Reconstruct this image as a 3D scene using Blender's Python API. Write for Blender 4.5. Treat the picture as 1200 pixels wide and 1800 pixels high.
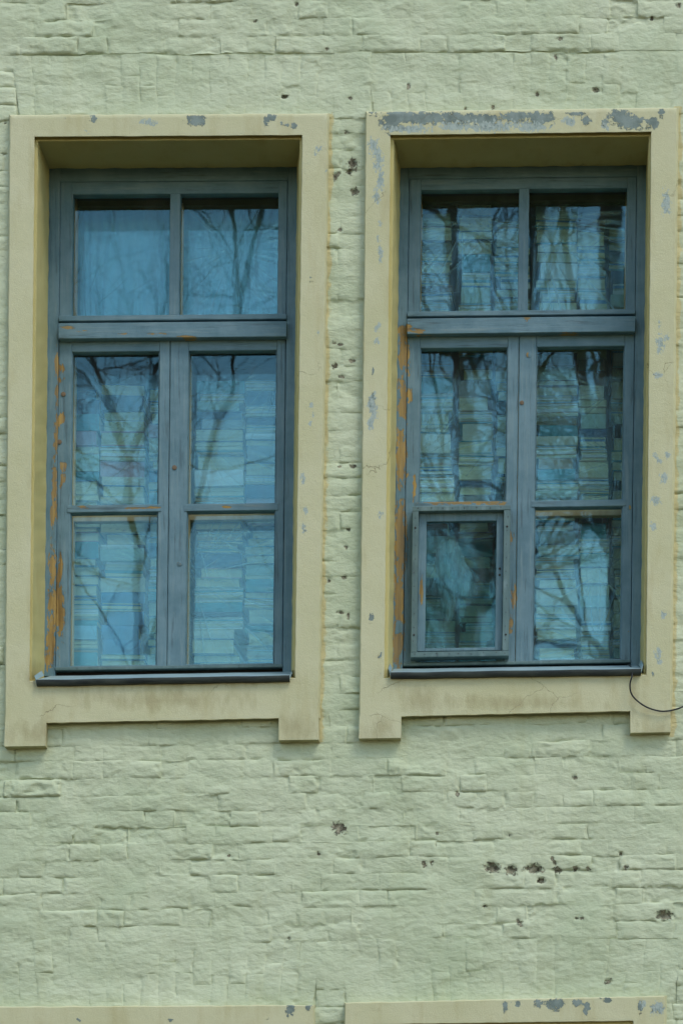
import bpy, math, random
import numpy as np
from mathutils import Vector, Matrix

random.seed(7)
scene = bpy.context.scene
for o in list(bpy.data.objects):
    bpy.data.objects.remove(o)
COL = scene.collection

# ------------------------------------------------------------------ camera
S, D = 400.0, 10.0               # photo pixels per metre on the wall, metres from camera to wall
VPX, VPY, CZ = 880.0, 2190.0, 1.65
XC = (VPX - 600) / S
ZC = CZ + (VPY - 900) / S
cam = bpy.data.objects.new('camera', bpy.data.cameras.new('camera'))
COL.objects.link(cam)
cam.location = (XC, -D, CZ)
cam.rotation_euler = (math.radians(90), 0, 0)
cam.data.sensor_width = 36
cam.data.lens = 36 * D / (1800 / S)
cam.data.shift_x = -XC / (1800 / S)
cam.data.shift_y = (ZC - CZ) / (1800 / S)
cam.data.clip_end = 500
cam.data.dof.use_dof = True; cam.data.dof.focus_distance = D + 0.1; cam.data.dof.aperture_fstop = 4.2
scene.camera = cam

# ------------------------------------------------------------------ sky, sun, exposure
SUN_EL, SUN_AZ = math.radians(56), math.radians(38)     # azimuth from -Y (in front of the wall) towards +X
world = bpy.data.worlds.new('World'); scene.world = world
world.use_nodes = True
wn = world.node_tree
sky = wn.nodes.new('ShaderNodeTexSky'); sky.sky_type = 'NISHITA'
sky.sun_disc = False
sky.sun_elevation = SUN_EL
sdir = Vector((math.sin(SUN_AZ) * math.cos(SUN_EL), -math.cos(SUN_AZ) * math.cos(SUN_EL), math.sin(SUN_EL)))
sky.sun_rotation = math.atan2(sdir.x, sdir.y)
sky.air_density = 1.4; sky.dust_density = 0.5; sky.ozone_density = 0.4
bg = wn.nodes['Background']; bg.inputs['Strength'].default_value = 0.15
wn.links.new(sky.outputs[0], bg.inputs['Color'])
sun = bpy.data.objects.new('sun', bpy.data.lights.new('sun', 'SUN')); COL.objects.link(sun)
sun.data.energy = 1.0; sun.data.angle = math.radians(20); sun.data.color = (1.0, 0.95, 0.86)
sun.rotation_euler = (-sdir).to_track_quat('-Z', 'Y').to_euler()
sun.location = (4, -12, 14)
scene.view_settings.view_transform = 'Standard'
scene.view_settings.look = 'None'
scene.view_settings.gamma = 1
scene.view_settings.use_curve_mapping = False
scene.view_settings.exposure = 0.76
scene.render.engine = 'CYCLES'
scene.cycles.transparent_max_bounces = 16
scene.cycles.max_bounces = 7; scene.cycles.diffuse_bounces = 3; scene.cycles.glossy_bounces = 3

# ------------------------------------------------------------------ pixel <-> place
def W(px, py, d=0.0):
    """the point of the plane y=d that the photograph shows at (px,py)"""
    k = (D + d) / D
    return (XC + (px - VPX) / S * k, d, CZ + (VPY - py) / S * k)
def wl(u, v): return u - 0.0107 * (v - 700), v + (-0.007 - 0.008 * (v - 300) / 880) * (u - 300)
def wr(u, v): return u - 0.0128 * (v - 700), v + (-0.010 - 0.006 * (v - 300) / 880) * (u - 915)

# ------------------------------------------------------------------ noise (numpy)
_rs = np.random.RandomState(3)
_perm = _rs.permutation(4096)
_grad = _rs.rand(4096) * 2 * np.pi
def perlin(x, y, seed=0):
    x = np.asarray(x, float) + seed * 17.31; y = np.asarray(y, float) + seed * 9.77
    xi = np.floor(x).astype(int); yi = np.floor(y).astype(int)
    xf = x - xi; yf = y - yi
    def g(ix, iy, dx, dy):
        a = _grad[_perm[(_perm[(ix) & 4095] + iy) & 4095]]
        return np.cos(a) * dx + np.sin(a) * dy
    u = xf ** 3 * (xf * (xf * 6 - 15) + 10); v = yf ** 3 * (yf * (yf * 6 - 15) + 10)
    a = g(xi, yi, xf, yf); b = g(xi + 1, yi, xf - 1, yf)
    c = g(xi, yi + 1, xf, yf - 1); d = g(xi + 1, yi + 1, xf - 1, yf - 1)
    return (a + (b - a) * u) * (1 - v) + (c + (d - c) * u) * v
def fbm(x, y, o=3, seed=0):
    s = 0; a = 1.0
    for i in range(o):
        s = s + a * perlin(x, y, seed + i * 5); x = x * 2.03; y = y * 2.03; a *= 0.5
    return s
def sstep(a, b, x):
    t = np.clip((x - a) / (b - a), 0, 1); return t * t * (3 - 2 * t)
def blobs(px, py, lst):
    """soft field: 1 at a patch's centre, 0 at its rim, below 0 outside"""
    f = np.full(np.shape(px), -1.0)
    for (x, y, rx, ry) in lst:
        f = np.maximum(f, 1 - np.sqrt(((px - x) / rx) ** 2 + ((py - y) / ry) ** 2))
    return f

# ------------------------------------------------------------------ objects
def obj(name, me, parent=None, mat=None):
    o = bpy.data.objects.new(name, me); COL.objects.link(o)
    if mat is not None and me is not None and len(me.materials) == 0: me.materials.append(mat)
    if parent is not None:
        o.parent = parent
        if parent.parent is None and parent.type == 'EMPTY':      # every mesh is modelled in place
            o.matrix_parent_inverse = Matrix.Translation(-Vector(parent.location))
    return o
def tag(o, label=None, cat=None, group=None, kind=None):
    if label: o['label'] = label
    if cat: o['category'] = cat
    if group: o['group'] = group
    if kind: o['kind'] = kind
    return o
def empty(name, loc, label, cat, group=None):
    o = bpy.data.objects.new(name, None); COL.objects.link(o); o.location = loc; o.empty_display_size = 0.1
    return tag(o, label, cat, group, 'thing')
class MB:
    def __init__(s): s.v = []; s.f = []; s.n = 0; s.att = {}
    def add(s, verts, faces, **att):
        verts = np.asarray(verts, float).reshape(-1, 3); k = len(verts)
        s.v.append(verts)
        s.f += [tuple(i + s.n for i in f) for f in faces]
        for key in set(list(s.att) + list(att)):
            a = s.att.setdefault(key, [np.full(s.n, -1.0)] if s.n else [])
            a.append(np.asarray(att.get(key, np.full(k, -1.0)), float).reshape(-1))
        s.n += k
    def grid(s, P, flip=False, **att):
        """P: (n,m,3)"""
        n, m = P.shape[:2]; fs = []
        for i in range(n - 1):
            for j in range(m - 1):
                a = i * m + j; q = (a, a + 1, a + m + 1, a + m)
                fs.append(q[::-1] if flip else q)
        s.add(P.reshape(-1, 3), fs, **{k: np.asarray(v).reshape(-1) for k, v in att.items()})
    def box(s, x0, x1, y0, y1, z0, z1):
        v = [(x, y, z) for x in (x0, x1) for y in (y0, y1) for z in (z0, z1)]
        s.add(v, [(0, 1, 3, 2), (4, 6, 7, 5), (0, 4, 5, 1), (2, 3, 7, 6), (0, 2, 6, 4), (1, 5, 7, 3)])
    def mesh(s, name, smooth=False, angle=None):
        me = bpy.data.meshes.new(name)
        v = np.concatenate(s.v) if s.v else np.zeros((0, 3))
        me.from_pydata(v.tolist(), [], s.f)
        for k, a in s.att.items():
            arr = np.concatenate(a)
            at = me.attributes.new(k, 'FLOAT', 'POINT'); at.data.foreach_set('value', arr.astype(np.float32))
        if smooth:
            me.polygons.foreach_set('use_smooth', [True] * len(me.polygons))
            if angle is not None: me.set_sharp_from_angle(angle=angle)
        me.update(); return me
    def build(s, name, mat, parent=None, smooth=False, angle=None):
        return obj(name, s.mesh(name, smooth, angle), parent, mat)

# ------------------------------------------------------------------ material helpers
class NT:
    def __init__(s, name):
        s.m = bpy.data.materials.new(name); s.m.use_nodes = True; s.t = s.m.node_tree
        s.b = s.t.nodes['Principled BSDF']; s.out = s.t.nodes['Material Output']
        s.pos = s.t.nodes.new('ShaderNodeNewGeometry')
    def n(s, t, **kw):
        x = s.t.nodes.new(t)
        for k, v in kw.items(): setattr(x, k, v)
        return x
    def l(s, a, b): s.t.links.new(a, b)
    def coords(s, scale=(1, 1, 1), loc=(0, 0, 0)):
        m = s.n('ShaderNodeMapping'); m.inputs['Scale'].default_value = scale; m.inputs['Location'].default_value = loc
        s.l(s.pos.outputs['Position'], m.inputs['Vector']); return m.outputs[0]
    def noise(s, scale, detail=4, rough=0.5, stretch=(1, 1, 1), loc=(0, 0, 0), dist=0.0):
        x = s.n('ShaderNodeTexNoise'); x.inputs['Scale'].default_value = scale
        x.inputs['Detail'].default_value = detail; x.inputs['Roughness'].default_value = rough
        x.inputs['Distortion'].default_value = dist
        s.l(s.coords(stretch, loc), x.inputs['Vector']); return x.outputs['Fac']
    def rng(s, v, a, b, c=0.0, d=1.0, smooth=False):
        x = s.n('ShaderNodeMapRange'); x.clamp = True
        if smooth: x.interpolation_type = 'SMOOTHSTEP'
        for i, k in enumerate((a, b, c, d)): x.inputs[i + 1].default_value = k
        s.l(v, x.inputs[0]); return x.outputs[0]
    def math(s, op, a, b=None, clamp=False):
        x = s.n('ShaderNodeMath', operation=op); x.use_clamp = clamp
        for i, k in enumerate((a, b)):
            if k is None: continue
            if isinstance(k, (int, float)): x.inputs[i].default_value = k
            else: s.l(k, x.inputs[i])
        return x.outputs[0]
    def mix(s, f, a, b, blend='MIX'):
        x = s.n('ShaderNodeMix', data_type='RGBA', blend_type=blend)
        if isinstance(f, (int, float)): x.inputs[0].default_value = f
        else: s.l(f, x.inputs[0])
        for i, k in ((6, a), (7, b)):
            if isinstance(k, tuple): x.inputs[i].default_value = k + (1,) if len(k) == 3 else k
            else: s.l(k, x.inputs[i])
        return x.outputs[2]
    def attr(s, name):
        x = s.n('ShaderNodeAttribute'); x.attribute_name = name; return x.outputs['Fac']
    def bump(s, h, strength, dist, prev=None):
        x = s.n('ShaderNodeBump'); x.inputs['Strength'].default_value = strength; x.inputs['Distance'].default_value = dist
        s.l(h, x.inputs['Height'])
        if prev is not None: s.l(prev, x.inputs['Normal'])
        return x.outputs[0]
    def done(s, color=None, rough=0.8, normal=None, spec=0.3):
        if color is not None:
            if isinstance(color, tuple): s.b.inputs['Base Color'].default_value = color + (1,)
            else: s.l(color, s.b.inputs['Base Color'])
        if isinstance(rough, (int, float)): s.b.inputs['Roughness'].default_value = rough
        else: s.l(rough, s.b.inputs['Roughness'])
        s.b.inputs['Specular IOR Level'].default_value = spec
        if normal is not None: s.l(normal, s.b.inputs['Normal'])
        return s.m

# painted brick
def mat_wall():
    t = NT('wall_paint')
    big = t.noise(1.6, 4, 0.6)
    st = t.noise(3.0, 5, 0.6, stretch=(3.2, 1, 0.35), loc=(3, 0, 1))
    sp = t.noise(26, 5, 0.65, loc=(1, 2, 3))
    c = t.mix(t.rng(big, 0.35, 0.68), (0.414, 0.460, 0.294), (0.529, 0.553, 0.381))
    c = t.mix(t.rng(st, 0.52, 0.74, 0, 0.6), c, (0.415, 0.433, 0.260))
    c = t.mix(t.rng(sp, 0.55, 0.8, 0, 0.35), c, (0.561, 0.577, 0.405))
    gr = t.noise(140, 3, 0.6, loc=(5, 1, 0))
    c = t.mix(t.rng(gr, 0.62, 0.8, 0, 0.35), c, (0.320, 0.334, 0.214))
    # yellowish lap of the surround's paint
    lap = t.math('ADD', t.attr('lap'), t.rng(t.noise(38, 4, 0.6, stretch=(1, 1, .4)), 0.3, 0.7, -0.45, 0.45))
    c = t.mix(t.rng(lap, 0.12, 0.45, 0, 0.9), c, (0.480, 0.411, 0.200))
    ch = t.attr('chip')
    rag = t.noise(70, 4, 0.7, loc=(2, 8, 1))
    f = t.math('ADD', ch, t.rng(rag, 0.25, 0.75, -0.85, 0.85))
    mask = t.rng(f, 0.20, 0.27)
    bc = t.mix(t.rng(t.noise(42, 4, 0.6), 0.36, 0.60), (0.058, 0.050, 0.030), (0.30, 0.275, 0.185))
    c = t.mix(mask, c, bc)
    h1 = t.noise(55, 6, 0.6, stretch=(0.7, 1, 1.3)); h2 = t.noise(230, 4, 0.6)
    h3 = t.noise(18, 4, 0.5, stretch=(0.8, 1, 1.2), dist=0.4)
    nb = t.bump(h3, 0.30, 0.012)
    nb = t.bump(h1, 0.6, 0.0075, nb); nb = t.bump(h2, 0.5, 0.0018, nb)
    edge = t.rng(f, 0.12, 0.28, 1, 0)
    nb = t.bump(edge, 1.0, 0.012, nb)
    return t.done(c, 0.72, nb, 0.25)
# stucco of the window surrounds
def mat_stucco(name='surround_paint', tint=(1, 1, 1)):
    t = NT(name)
    big = t.noise(2.3, 4, 0.6); st = t.noise(4.5, 5, 0.62, stretch=(2.4, 1, 0.5), loc=(9, 0, 1))
    c = t.mix(t.rng(big, 0.35, 0.66), (0.480, 0.456, 0.265), (0.525, 0.500, 0.316))
    c = t.mix(t.rng(st, 0.52, 0.72, 0, 0.65), c, (0.417, 0.365, 0.193))
    stain = t.math('ADD', t.attr('stain'), t.rng(t.noise(13, 5, 0.65, stretch=(1.6, 1, .6), loc=(4, 4, 4)), 0.3, 0.7, -0.5, 0.4))
    c = t.mix(t.rng(stain, 0.1, 0.8, 0, 0.6), c, (0.320, 0.275, 0.143))
    sp = t.noise(170, 3, 0.65)
    c = t.mix(t.rng(sp, 0.6, 0.8, 0, 0.4), c, (0.336, 0.296, 0.162))
    rag = t.noise(44, 5, 0.68, loc=(1, 3, 7)); rag2 = t.noise(120, 3, 0.6, stretch=(1, 1, .5), loc=(4, 1, 2))
    f1 = t.math('ADD', t.attr('peel'), t.rng(rag, 0.25, 0.75, -0.75, 0.75))
    m1 = t.rng(f1, 0.16, 0.20)
    f2 = t.math('ADD', t.math('ADD', t.attr('scuff'), t.rng(rag, 0.25, 0.75, -0.6, 0.6)), t.rng(rag2, 0.3, 0.7, -0.5, 0.5))
    m2 = t.rng(f2, 0.18, 0.30)
    c = t.mix(m1, c, t.mix(t.rng(t.noise(18, 4, 0.6), 0.4, 0.6), (0.145, 0.179, 0.154), (0.219, 0.261, 0.231)))
    c = t.mix(m2, c, t.mix(t.rng(rag2, 0.4, 0.6), (0.250, 0.300, 0.265), (0.360, 0.405, 0.355)))
    # hair cracks
    v = t.n('ShaderNodeTexVoronoi', feature='DISTANCE_TO_EDGE'); v.inputs['Scale'].default_value = 2.3
    vm = t.n('ShaderNodeVectorMath', operation='ADD')
    nz = t.n('ShaderNodeTexNoise'); nz.inputs['Scale'].default_value = 9; nz.inputs['Detail'].default_value = 5
    t.l(t.pos.outputs['Position'], nz.inputs['Vector'])
    sc = t.n('ShaderNodeVectorMath', operation='SCALE'); sc.inputs['Scale'].default_value = 0.22
    t.l(nz.outputs['Color'], sc.inputs[0]); t.l(sc.outputs[0], vm.inputs[0]); t.l(t.coords((1, 1, 1.6)), vm.inputs[1]); t.l(vm.outputs[0], v.inputs['Vector'])
    ck = t.math('MULTIPLY', t.rng(v.outputs['Distance'], 0.002, 0.006, 1, 0), t.rng(t.noise(3.1, 2, 0.5, loc=(7, 7, 7)), 0.60, 0.66))
    c = t.mix(t.math('MULTIPLY', ck, 0.55), c, (0.160, 0.131, 0.067))
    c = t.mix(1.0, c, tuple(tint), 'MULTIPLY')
    nb = t.bump(t.noise(230, 4, 0.65), 0.85, 0.0022)
    nb = t.bump(t.noise(30, 4, 0.55), 0.35, 0.005, nb)
    nb = t.bump(t.rng(f1, 0.10, 0.22, 1, 0), 0.8, 0.002, nb)
    nb = t.bump(ck, 0.5, -0.002, nb)
    return t.done(c, 0.75, nb, 0.25)
# flaking blue paint on wood
def mat_blue(name, stretch, c0=(0.090, 0.168, 0.198), c1=(0.134, 0.220, 0.250)):
    t = NT(name)
    g = t.noise(60, 5, 0.65, stretch=stretch); g2 = t.noise(9, 4, 0.6, loc=(2, 2, 2))
    c = t.mix(t.rng(g2, 0.35, 0.65), c0, c1)
    c = t.mix(t.rng(g, 0.54, 0.72, 0, 0.7), c, (0.192, 0.264, 0.268))
    c = t.mix(t.rng(g, 0.30, 0.43, 0.75, 0), c, (0.044, 0.068, 0.072))
    rag = t.noise(48, 5, 0.7, stretch=tuple(0.35 + 0.65 * k for k in stretch), loc=(1, 1, 5))
    fine = t.noise(110, 3, 0.6, stretch=tuple(0.3 + 0.7 * k for k in stretch), loc=(6, 0, 2))
    f = t.math('ADD', t.attr('bare'), t.math('ADD', t.rng(rag, 0.25, 0.75, -0.75, 0.75), t.rng(fine, 0.3, 0.7, -0.2, 0.2)))
    m = t.rng(f, 0.13, 0.20)
    wood = t.mix(t.rng(g, 0.32, 0.62), (0.17, 0.10, 0.030), (0.43, 0.285, 0.090))
    wood = t.mix(t.rng(t.noise(20, 3, 0.6, stretch=stretch, loc=(3, 1, 9)), 0.42, 0.68, 0, 0.85), wood, (0.200, 0.160, 0.096))
    c = t.mix(m, c, wood)
    # pale flecks
    fk = t.math('MULTIPLY', t.rng(t.noise(75, 3, 0.7, stretch=stretch, loc=(8, 3, 1)), 0.70, 0.74), t.rng(t.noise(5, 3, 0.6, loc=(3, 3, 3)), 0.5, 0.6))
    c = t.mix(t.math('MULTIPLY', fk, 0.8), c, (0.320, 0.320, 0.264))
    nb = t.bump(g, 0.8, 0.003); nb = t.bump(t.rng(f, 0.08, 0.22, 1, 0), 0.9, 0.0015, nb)
    nb = t.bump(t.noise(220, 3, 0.6), 0.25, 0.0008, nb)
    return t.done(c, t.rng(m, 0, 1, 0.55, 0.85), nb, 0.3)
def mat_simple(name, col, col2=None, scale=20, rough=0.7, bump=0.3, bscale=60, stretch=(1, 1, 1), spec=0.3, bd=0.002):
    t = NT(name)
    c = t.mix(t.rng(t.noise(scale, 5, 0.6, stretch=stretch), 0.35, 0.65), col, col2 or tuple(k * 0.8 for k in col))
    return t.done(c, rough, t.bump(t.noise(bscale, 4, 0.6, stretch=stretch), bump, bd), spec)
def schlick(t, gain, nrm=None):
    d = t.n('ShaderNodeVectorMath', operation='DOT_PRODUCT')
    t.l(t.pos.outputs['Incoming'], d.inputs[0])
    t.l(nrm if nrm is not None else t.pos.outputs['Normal'], d.inputs[1])
    a = t.math('SUBTRACT', 1.0, t.math('ABSOLUTE', d.outputs['Value']), True)
    p = t.math('POWER', a, 5.0)
    r = t.math('ADD', t.math('MULTIPLY', p, 0.957), 0.043)
    return t.math('MULTIPLY', r, gain, True)
def mat_glass(name, gain=2.1, wav=0.05, rough=0.0, tint=(0.86, 0.95, 0.95)):
    t = NT(name); t.t.nodes.remove(t.b)
    h = t.noise(3.2, 2, 0.45, dist=0.3)
    nb = t.bump(h, wav, 0.01)
    tr = t.n('ShaderNodeBsdfTransparent'); tr.inputs['Color'].default_value = tint + (1,)
    gl = t.n('ShaderNodeBsdfGlossy'); gl.inputs['Roughness'].default_value = rough; gl.inputs['Color'].default_value = (0.46, 0.90, 0.98, 1)
    t.l(nb, gl.inputs['Normal'])
    mx = t.n('ShaderNodeMixShader'); t.l(schlick(t, gain), mx.inputs[0]); t.l(tr.outputs[0], mx.inputs[1]); t.l(gl.outputs[0], mx.inputs[2])
    # thin dust
    df = t.n('ShaderNodeBsdfDiffuse'); df.inputs['Color'].default_value = (0.55, 0.55, 0.5, 1)
    m2 = t.n('ShaderNodeMixShader'); t.l(t.rng(t.noise(14, 5, 0.65, stretch=(1.5, 1, .5)), 0.4, 0.8, 0.006, 0.05), m2.inputs[0])
    t.l(mx.outputs[0], m2.inputs[1]); t.l(df.outputs[0], m2.inputs[2])
    t.l(m2.outputs[0], t.out.inputs['Surface']); return t.m
def mat_film():
    t = NT('plastic_film'); t.t.nodes.remove(t.b)
    nb = t.bump(t.noise(90, 3, 0.6, stretch=(1, 1, .35)), 0.35, 0.003)
    tr = t.n('ShaderNodeBsdfTransparent'); tr.inputs['Color'].default_value = (0.90, 0.96, 0.98, 1)
    gl = t.n('ShaderNodeBsdfGlossy'); gl.inputs['Roughness'].default_value = 0.06; gl.inputs['Color'].default_value = (0.75, 0.96, 1.0, 1); t.l(nb, gl.inputs['Normal'])
    mx = t.n('ShaderNodeMixShader'); t.l(schlick(t, 1.5), mx.inputs[0]); t.l(tr.outputs[0], mx.inputs[1]); t.l(gl.outputs[0], mx.inputs[2])
    df = t.n('ShaderNodeBsdfTranslucent'); df.inputs['Color'].default_value = (0.55, 0.80, 0.88, 1)
    d2 = t.n('ShaderNodeBsdfDiffuse'); d2.inputs['Color'].default_value = (0.55, 0.78, 0.86, 1)
    ms = t.n('ShaderNodeMixShader'); ms.inputs[0].default_value = 0.6; t.l(df.outputs[0], ms.inputs[1]); t.l(d2.outputs[0], ms.inputs[2])
    m2 = t.n('ShaderNodeMixShader')
    t.l(t.rng(t.attr('crease'), 0.10, 0.9, 0.012, 0.50), m2.inputs[0])
    t.l(mx.outputs[0], m2.inputs[1]); t.l(ms.outputs[0], m2.inputs[2])
    t.l(m2.outputs[0], t.out.inputs['Surface']); return t.m

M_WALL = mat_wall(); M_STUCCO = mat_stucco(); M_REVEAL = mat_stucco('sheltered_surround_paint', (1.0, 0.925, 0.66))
M_BV = mat_blue('blue_paint_upright', (1, 1, 0.06)); M_BH = mat_blue('blue_paint_level', (0.06, 1, 1))
M_BATTEN = mat_blue('batten_paint', (0.5, 1, 0.12), (0.080, 0.135, 0.135), (0.110, 0.170, 0.165))
M_TAN = mat_simple('inner_frame_paint', (0.50, 0.40, 0.22), (0.36, 0.24, 0.10), 14, 0.7, 0.3, 60, (1, 1, .2))
M_BROWN = mat_simple('inner_head_shaded', (0.070, 0.045, 0.026), (0.045, 0.03, 0.018), 14, 0.8, 0.3, 60, (.2, 1, 1))  # head of the tan inner frame, its shade put into a dark brown
M_SILL = mat_simple('sill_sheet', (0.20, 0.285, 0.30), (0.26, 0.35, 0.36), 12, 0.45, 0.2, 30, spec=0.4)
M_LIP = mat_simple('sill_lip_shaded', (0.022, 0.028, 0.028), (0.06, 0.07, 0.06), 40, 0.6, 0.3, 60, (.2, 1, 1))  # near-black colour stands in for shade on the down-turned lip
M_GLASS = mat_glass('glass'); M_GLASS2 = mat_glass('inner_glass', 1.6, 0.08, 0.01)
M_VGLASS = mat_glass('vent_glass_shaded', 1.0, 0.25, 0.03, (0.62, 0.72, 0.70))  # shade of the vent recess put into a darker tint and weaker reflection
M_FILM = mat_film()
def mat_milk():
    t = NT('milky_plastic'); t.t.nodes.remove(t.b)
    tr = t.n('ShaderNodeBsdfTransparent'); df = t.n('ShaderNodeBsdfDiffuse'); df.inputs['Color'].default_value = (0.60, 0.80, 0.84, 1)
    mx = t.n('ShaderNodeMixShader'); t.l(t.rng(t.noise(30, 4, 0.6, stretch=(2, 1, .4)), 0.35, 0.7, 0.22, 0.62), mx.inputs[0])
    t.l(tr.outputs[0], mx.inputs[1]); t.l(df.outputs[0], mx.inputs[2]); t.l(mx.outputs[0], t.out.inputs['Surface']); return t.m
M_MILK = mat_milk()
M_DARK = mat_simple('gap_shade', (0.012, 0.012, 0.012), (0.02, 0.018, 0.015), 30, 0.9)  # near-black colour painting the shade in the gap above the sill
M_NAIL = mat_simple('nail_rust', (0.02, 0.018, 0.016), (0.05, 0.035, 0.025), 200, 0.7)
M_PEG = mat_simple('peg_wood', (0.20, 0.14, 0.085), (0.12, 0.09, 0.06), 150, 0.8)
M_CABLE = mat_simple('cable_rubber', (0.012, 0.013, 0.014), (0.02, 0.02, 0.02), 50, 0.5)
M_PLASTER = mat_simple('room_plaster', (0.42, 0.42, 0.38), (0.34, 0.34, 0.31), 3, 0.9)
M_CURTAIN = mat_simple('curtain_cloth', (0.20, 0.42, 0.50), (0.16, 0.36, 0.44), 6, 0.85, 0.3, 300)
M_GROUND = mat_simple('ground_soil', (0.085, 0.056, 0.012), (0.055, 0.038, 0.010), 2, 0.9, 0.4, 20)
M_BARK = mat_simple('bark', (0.055, 0.045, 0.035), (0.10, 0.085, 0.065), 14, 0.9, 0.6, 40, (1, 1, .3), bd=0.01)

# ------------------------------------------------------------------ ground
g = MB(); g.add([(-150, -150, 0), (150, -150, 0), (150, 150, 0), (-150, 150, 0)], [(0, 1, 2, 3)])
tag(g.build('ground', M_GROUND), kind='structure')

# ------------------------------------------------------------------ outlines of the two surrounds (photo pixels)
SUR = {
 'L': dict(out=[(18, 203), (576, 200), (559.5, 1262), (9.5, 1273)],
           e1=[(61.5, 241), (531, 238), (518, 1192), (52.5, 1197)],
           e2=[(67.5, 249), (527, 246), (515, 1190), (57, 1195)],
           e3=[(88, 298), (522, 295), (512, 1186), (79, 1192)],
           ears=[((9.5, 1273), (82, 1271.5), (80, 1311), (8, 1312)), ((490, 1263.5), (559.5, 1262), (560, 1300), (490, 1301))]),
 'R': dict(out=[(643, 197), (1189, 190), (1177.5, 1249), (631.5, 1262)],
           e1=[(686, 238), (1143, 232), (1134.5, 1186), (675, 1192)],
           e2=[(692, 246), (1139, 240.5), (1130, 1184), (682, 1190)],
           e3=[(703.5, 297), (1135, 292), (1124, 1180), (690, 1186)],
           ears=[((631.5, 1262), (705, 1260.5), (704, 1297), (630.5, 1298)), ((1107, 1251), (1177.5, 1249), (1177.5, 1287), (1107, 1288))]),
}
def shifted(s, dx, dy):
    q = {}
    for k in ('out', 'e1', 'e2', 'e3'): q[k] = [(x + dx, y + dy) for x, y in s[k]]
    q['ears'] = [tuple((x + dx, y + dy) for x, y in e) for e in s['ears']]
    return q
SUR['l'] = shifted(SUR['L'], -25, 1567); SUR['r'] = shifted(SUR['R'], -31, 1563)
SUR['r']['out'][0] = (606, 1763); SUR['r']['out'][1] = (1168, 1751)

# ------------------------------------------------------------------ the brick wall
CHIPS = [(500,170,8,4),(1045,158,8,6),(865,1525,15,13),(898,1530,12,11),(937,1528,20,10),(950,1548,8,6),(980,1530,9,8),(1167,1609,18,9),
 (1090,1500,4,4),(596,1455,13,12),(620,287,11,11),(613,301,8,5),(588,311,5,9),(624,336,9,9),(599,403,6,4),(587,604,5,3),(598,606,5,3),
 (619,632,7,5),(587,642,6,6),(600,663,8,4),(620,820,6,6),(597,820,4,3),(609,962,4,6),(613,931,5,4),(578,1020,4,4),(605,1016,5,4),
 (598,1075,7,4),(612,1082,4,7),(573,85,4,4),(520,7,5,5),(448,36,4,3),(984,68,6,5),(976,100,4,6),(942,165,5,4),(867,188,5,4),(816,190,4,4),
 (616,172,5,4),(718,152,4,7),(803,1397,4,7),(768,1465,5,4),(507,1648,4,5),(1192,8,5,6),(895,1468,5,4),(1145,32,4,4),(970,1510,4,6),
 (975,1518,4,7),(1033,1527,5,5),(1012,1527,6,6),(1100,1525,5,5),(910,1620,4,6),(916,1625,4,6),(850,1592,5,4),(1012,1614,5,3),(1022,1614,4,4),
 (608,232,5,4),(593,305,4,4),(1010,1367,5,5),(10,215,5,3),(8,270,6,3),(402,1504,4,3),(745,1520,5,7),(758,1516,4,6),(1070,1725,10,6),(560,1500,4,4)]
DEEP = {(865,1525):.015,(898,1530):.014,(937,1528):.016,(1167,1609):.016,(950,1548):.014,(620,287):.010,(624,336):.010,(1045,158):.012,(500,170):.012,(1090,1500):.012}
def chipfield(px, py):
    f = np.full(np.shape(px), -1.0); dep = np.zeros(np.shape(px))
    for (x, y, rx, ry) in CHIPS:
        q = np.sqrt(((px - x) / (rx * 0.9)) ** 2 + ((py - y) / (ry * 0.9)) ** 2)
        f = np.maximum(f, 1.0 - q)
        dep = np.maximum(dep, DEEP.get((x, y), 0.006) * sstep(1.05, 0.45, q))
    return f, dep
def paintfield(px, py):
    """thickness of the lumpy painted face, metres towards the viewer, and depth of the joints"""
    x = px / 400.0; z = py / 400.0
    wx = x + 0.03 * perlin(x * 6, z * 6, 41); wz = z + 0.02 * perlin(x * 6, z * 6, 43)
    h = 0.0085 * fbm(wx * 2.2, wz * 3.4, 2, 1)
    h += 0.0050 * np.clip(fbm(wx * 4.5 + wz * 1.5, wz * 8, 2, 51), -.2, .5)
    h += 0.0046 * fbm(wx * 6.5, wz * 9.5, 3, 2)
    r = 1 - np.abs(fbm(wx * 13, wz * 18, 2, 9)) * 2.0
    h += 0.0022 * r * np.clip(0.5 + 1.4 * perlin(x * 3, z * 3, 12), 0, 1)
    h += 0.0017 * fbm(x * 38, z * 52, 2, 4)
    jd = 0.0082 * np.clip(0.58 + 1.7 * fbm(x * 3.1, z * 5.0, 4, 21), 0.03, 1.15)
    return h, jd
def lapfield(px, py):
    f = np.full(np.shape(px), -1.0)
    for k, sgn in (('L', 1), ('R', 1)):
        o = SUR[k]['out']
        t = np.clip((py - o[1][1]) / (o[2][1] - o[1][1]), 0, 1)
        xr = o[1][0] + (o[2][0] - o[1][0]) * t
        inside = (py > o[1][1] - 4) & (py < o[2][1] + 45)
        f = np.maximum(f, np.where(inside, 1 - np.abs(px - xr - 2) / 9.0, -1))
    return f

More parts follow.
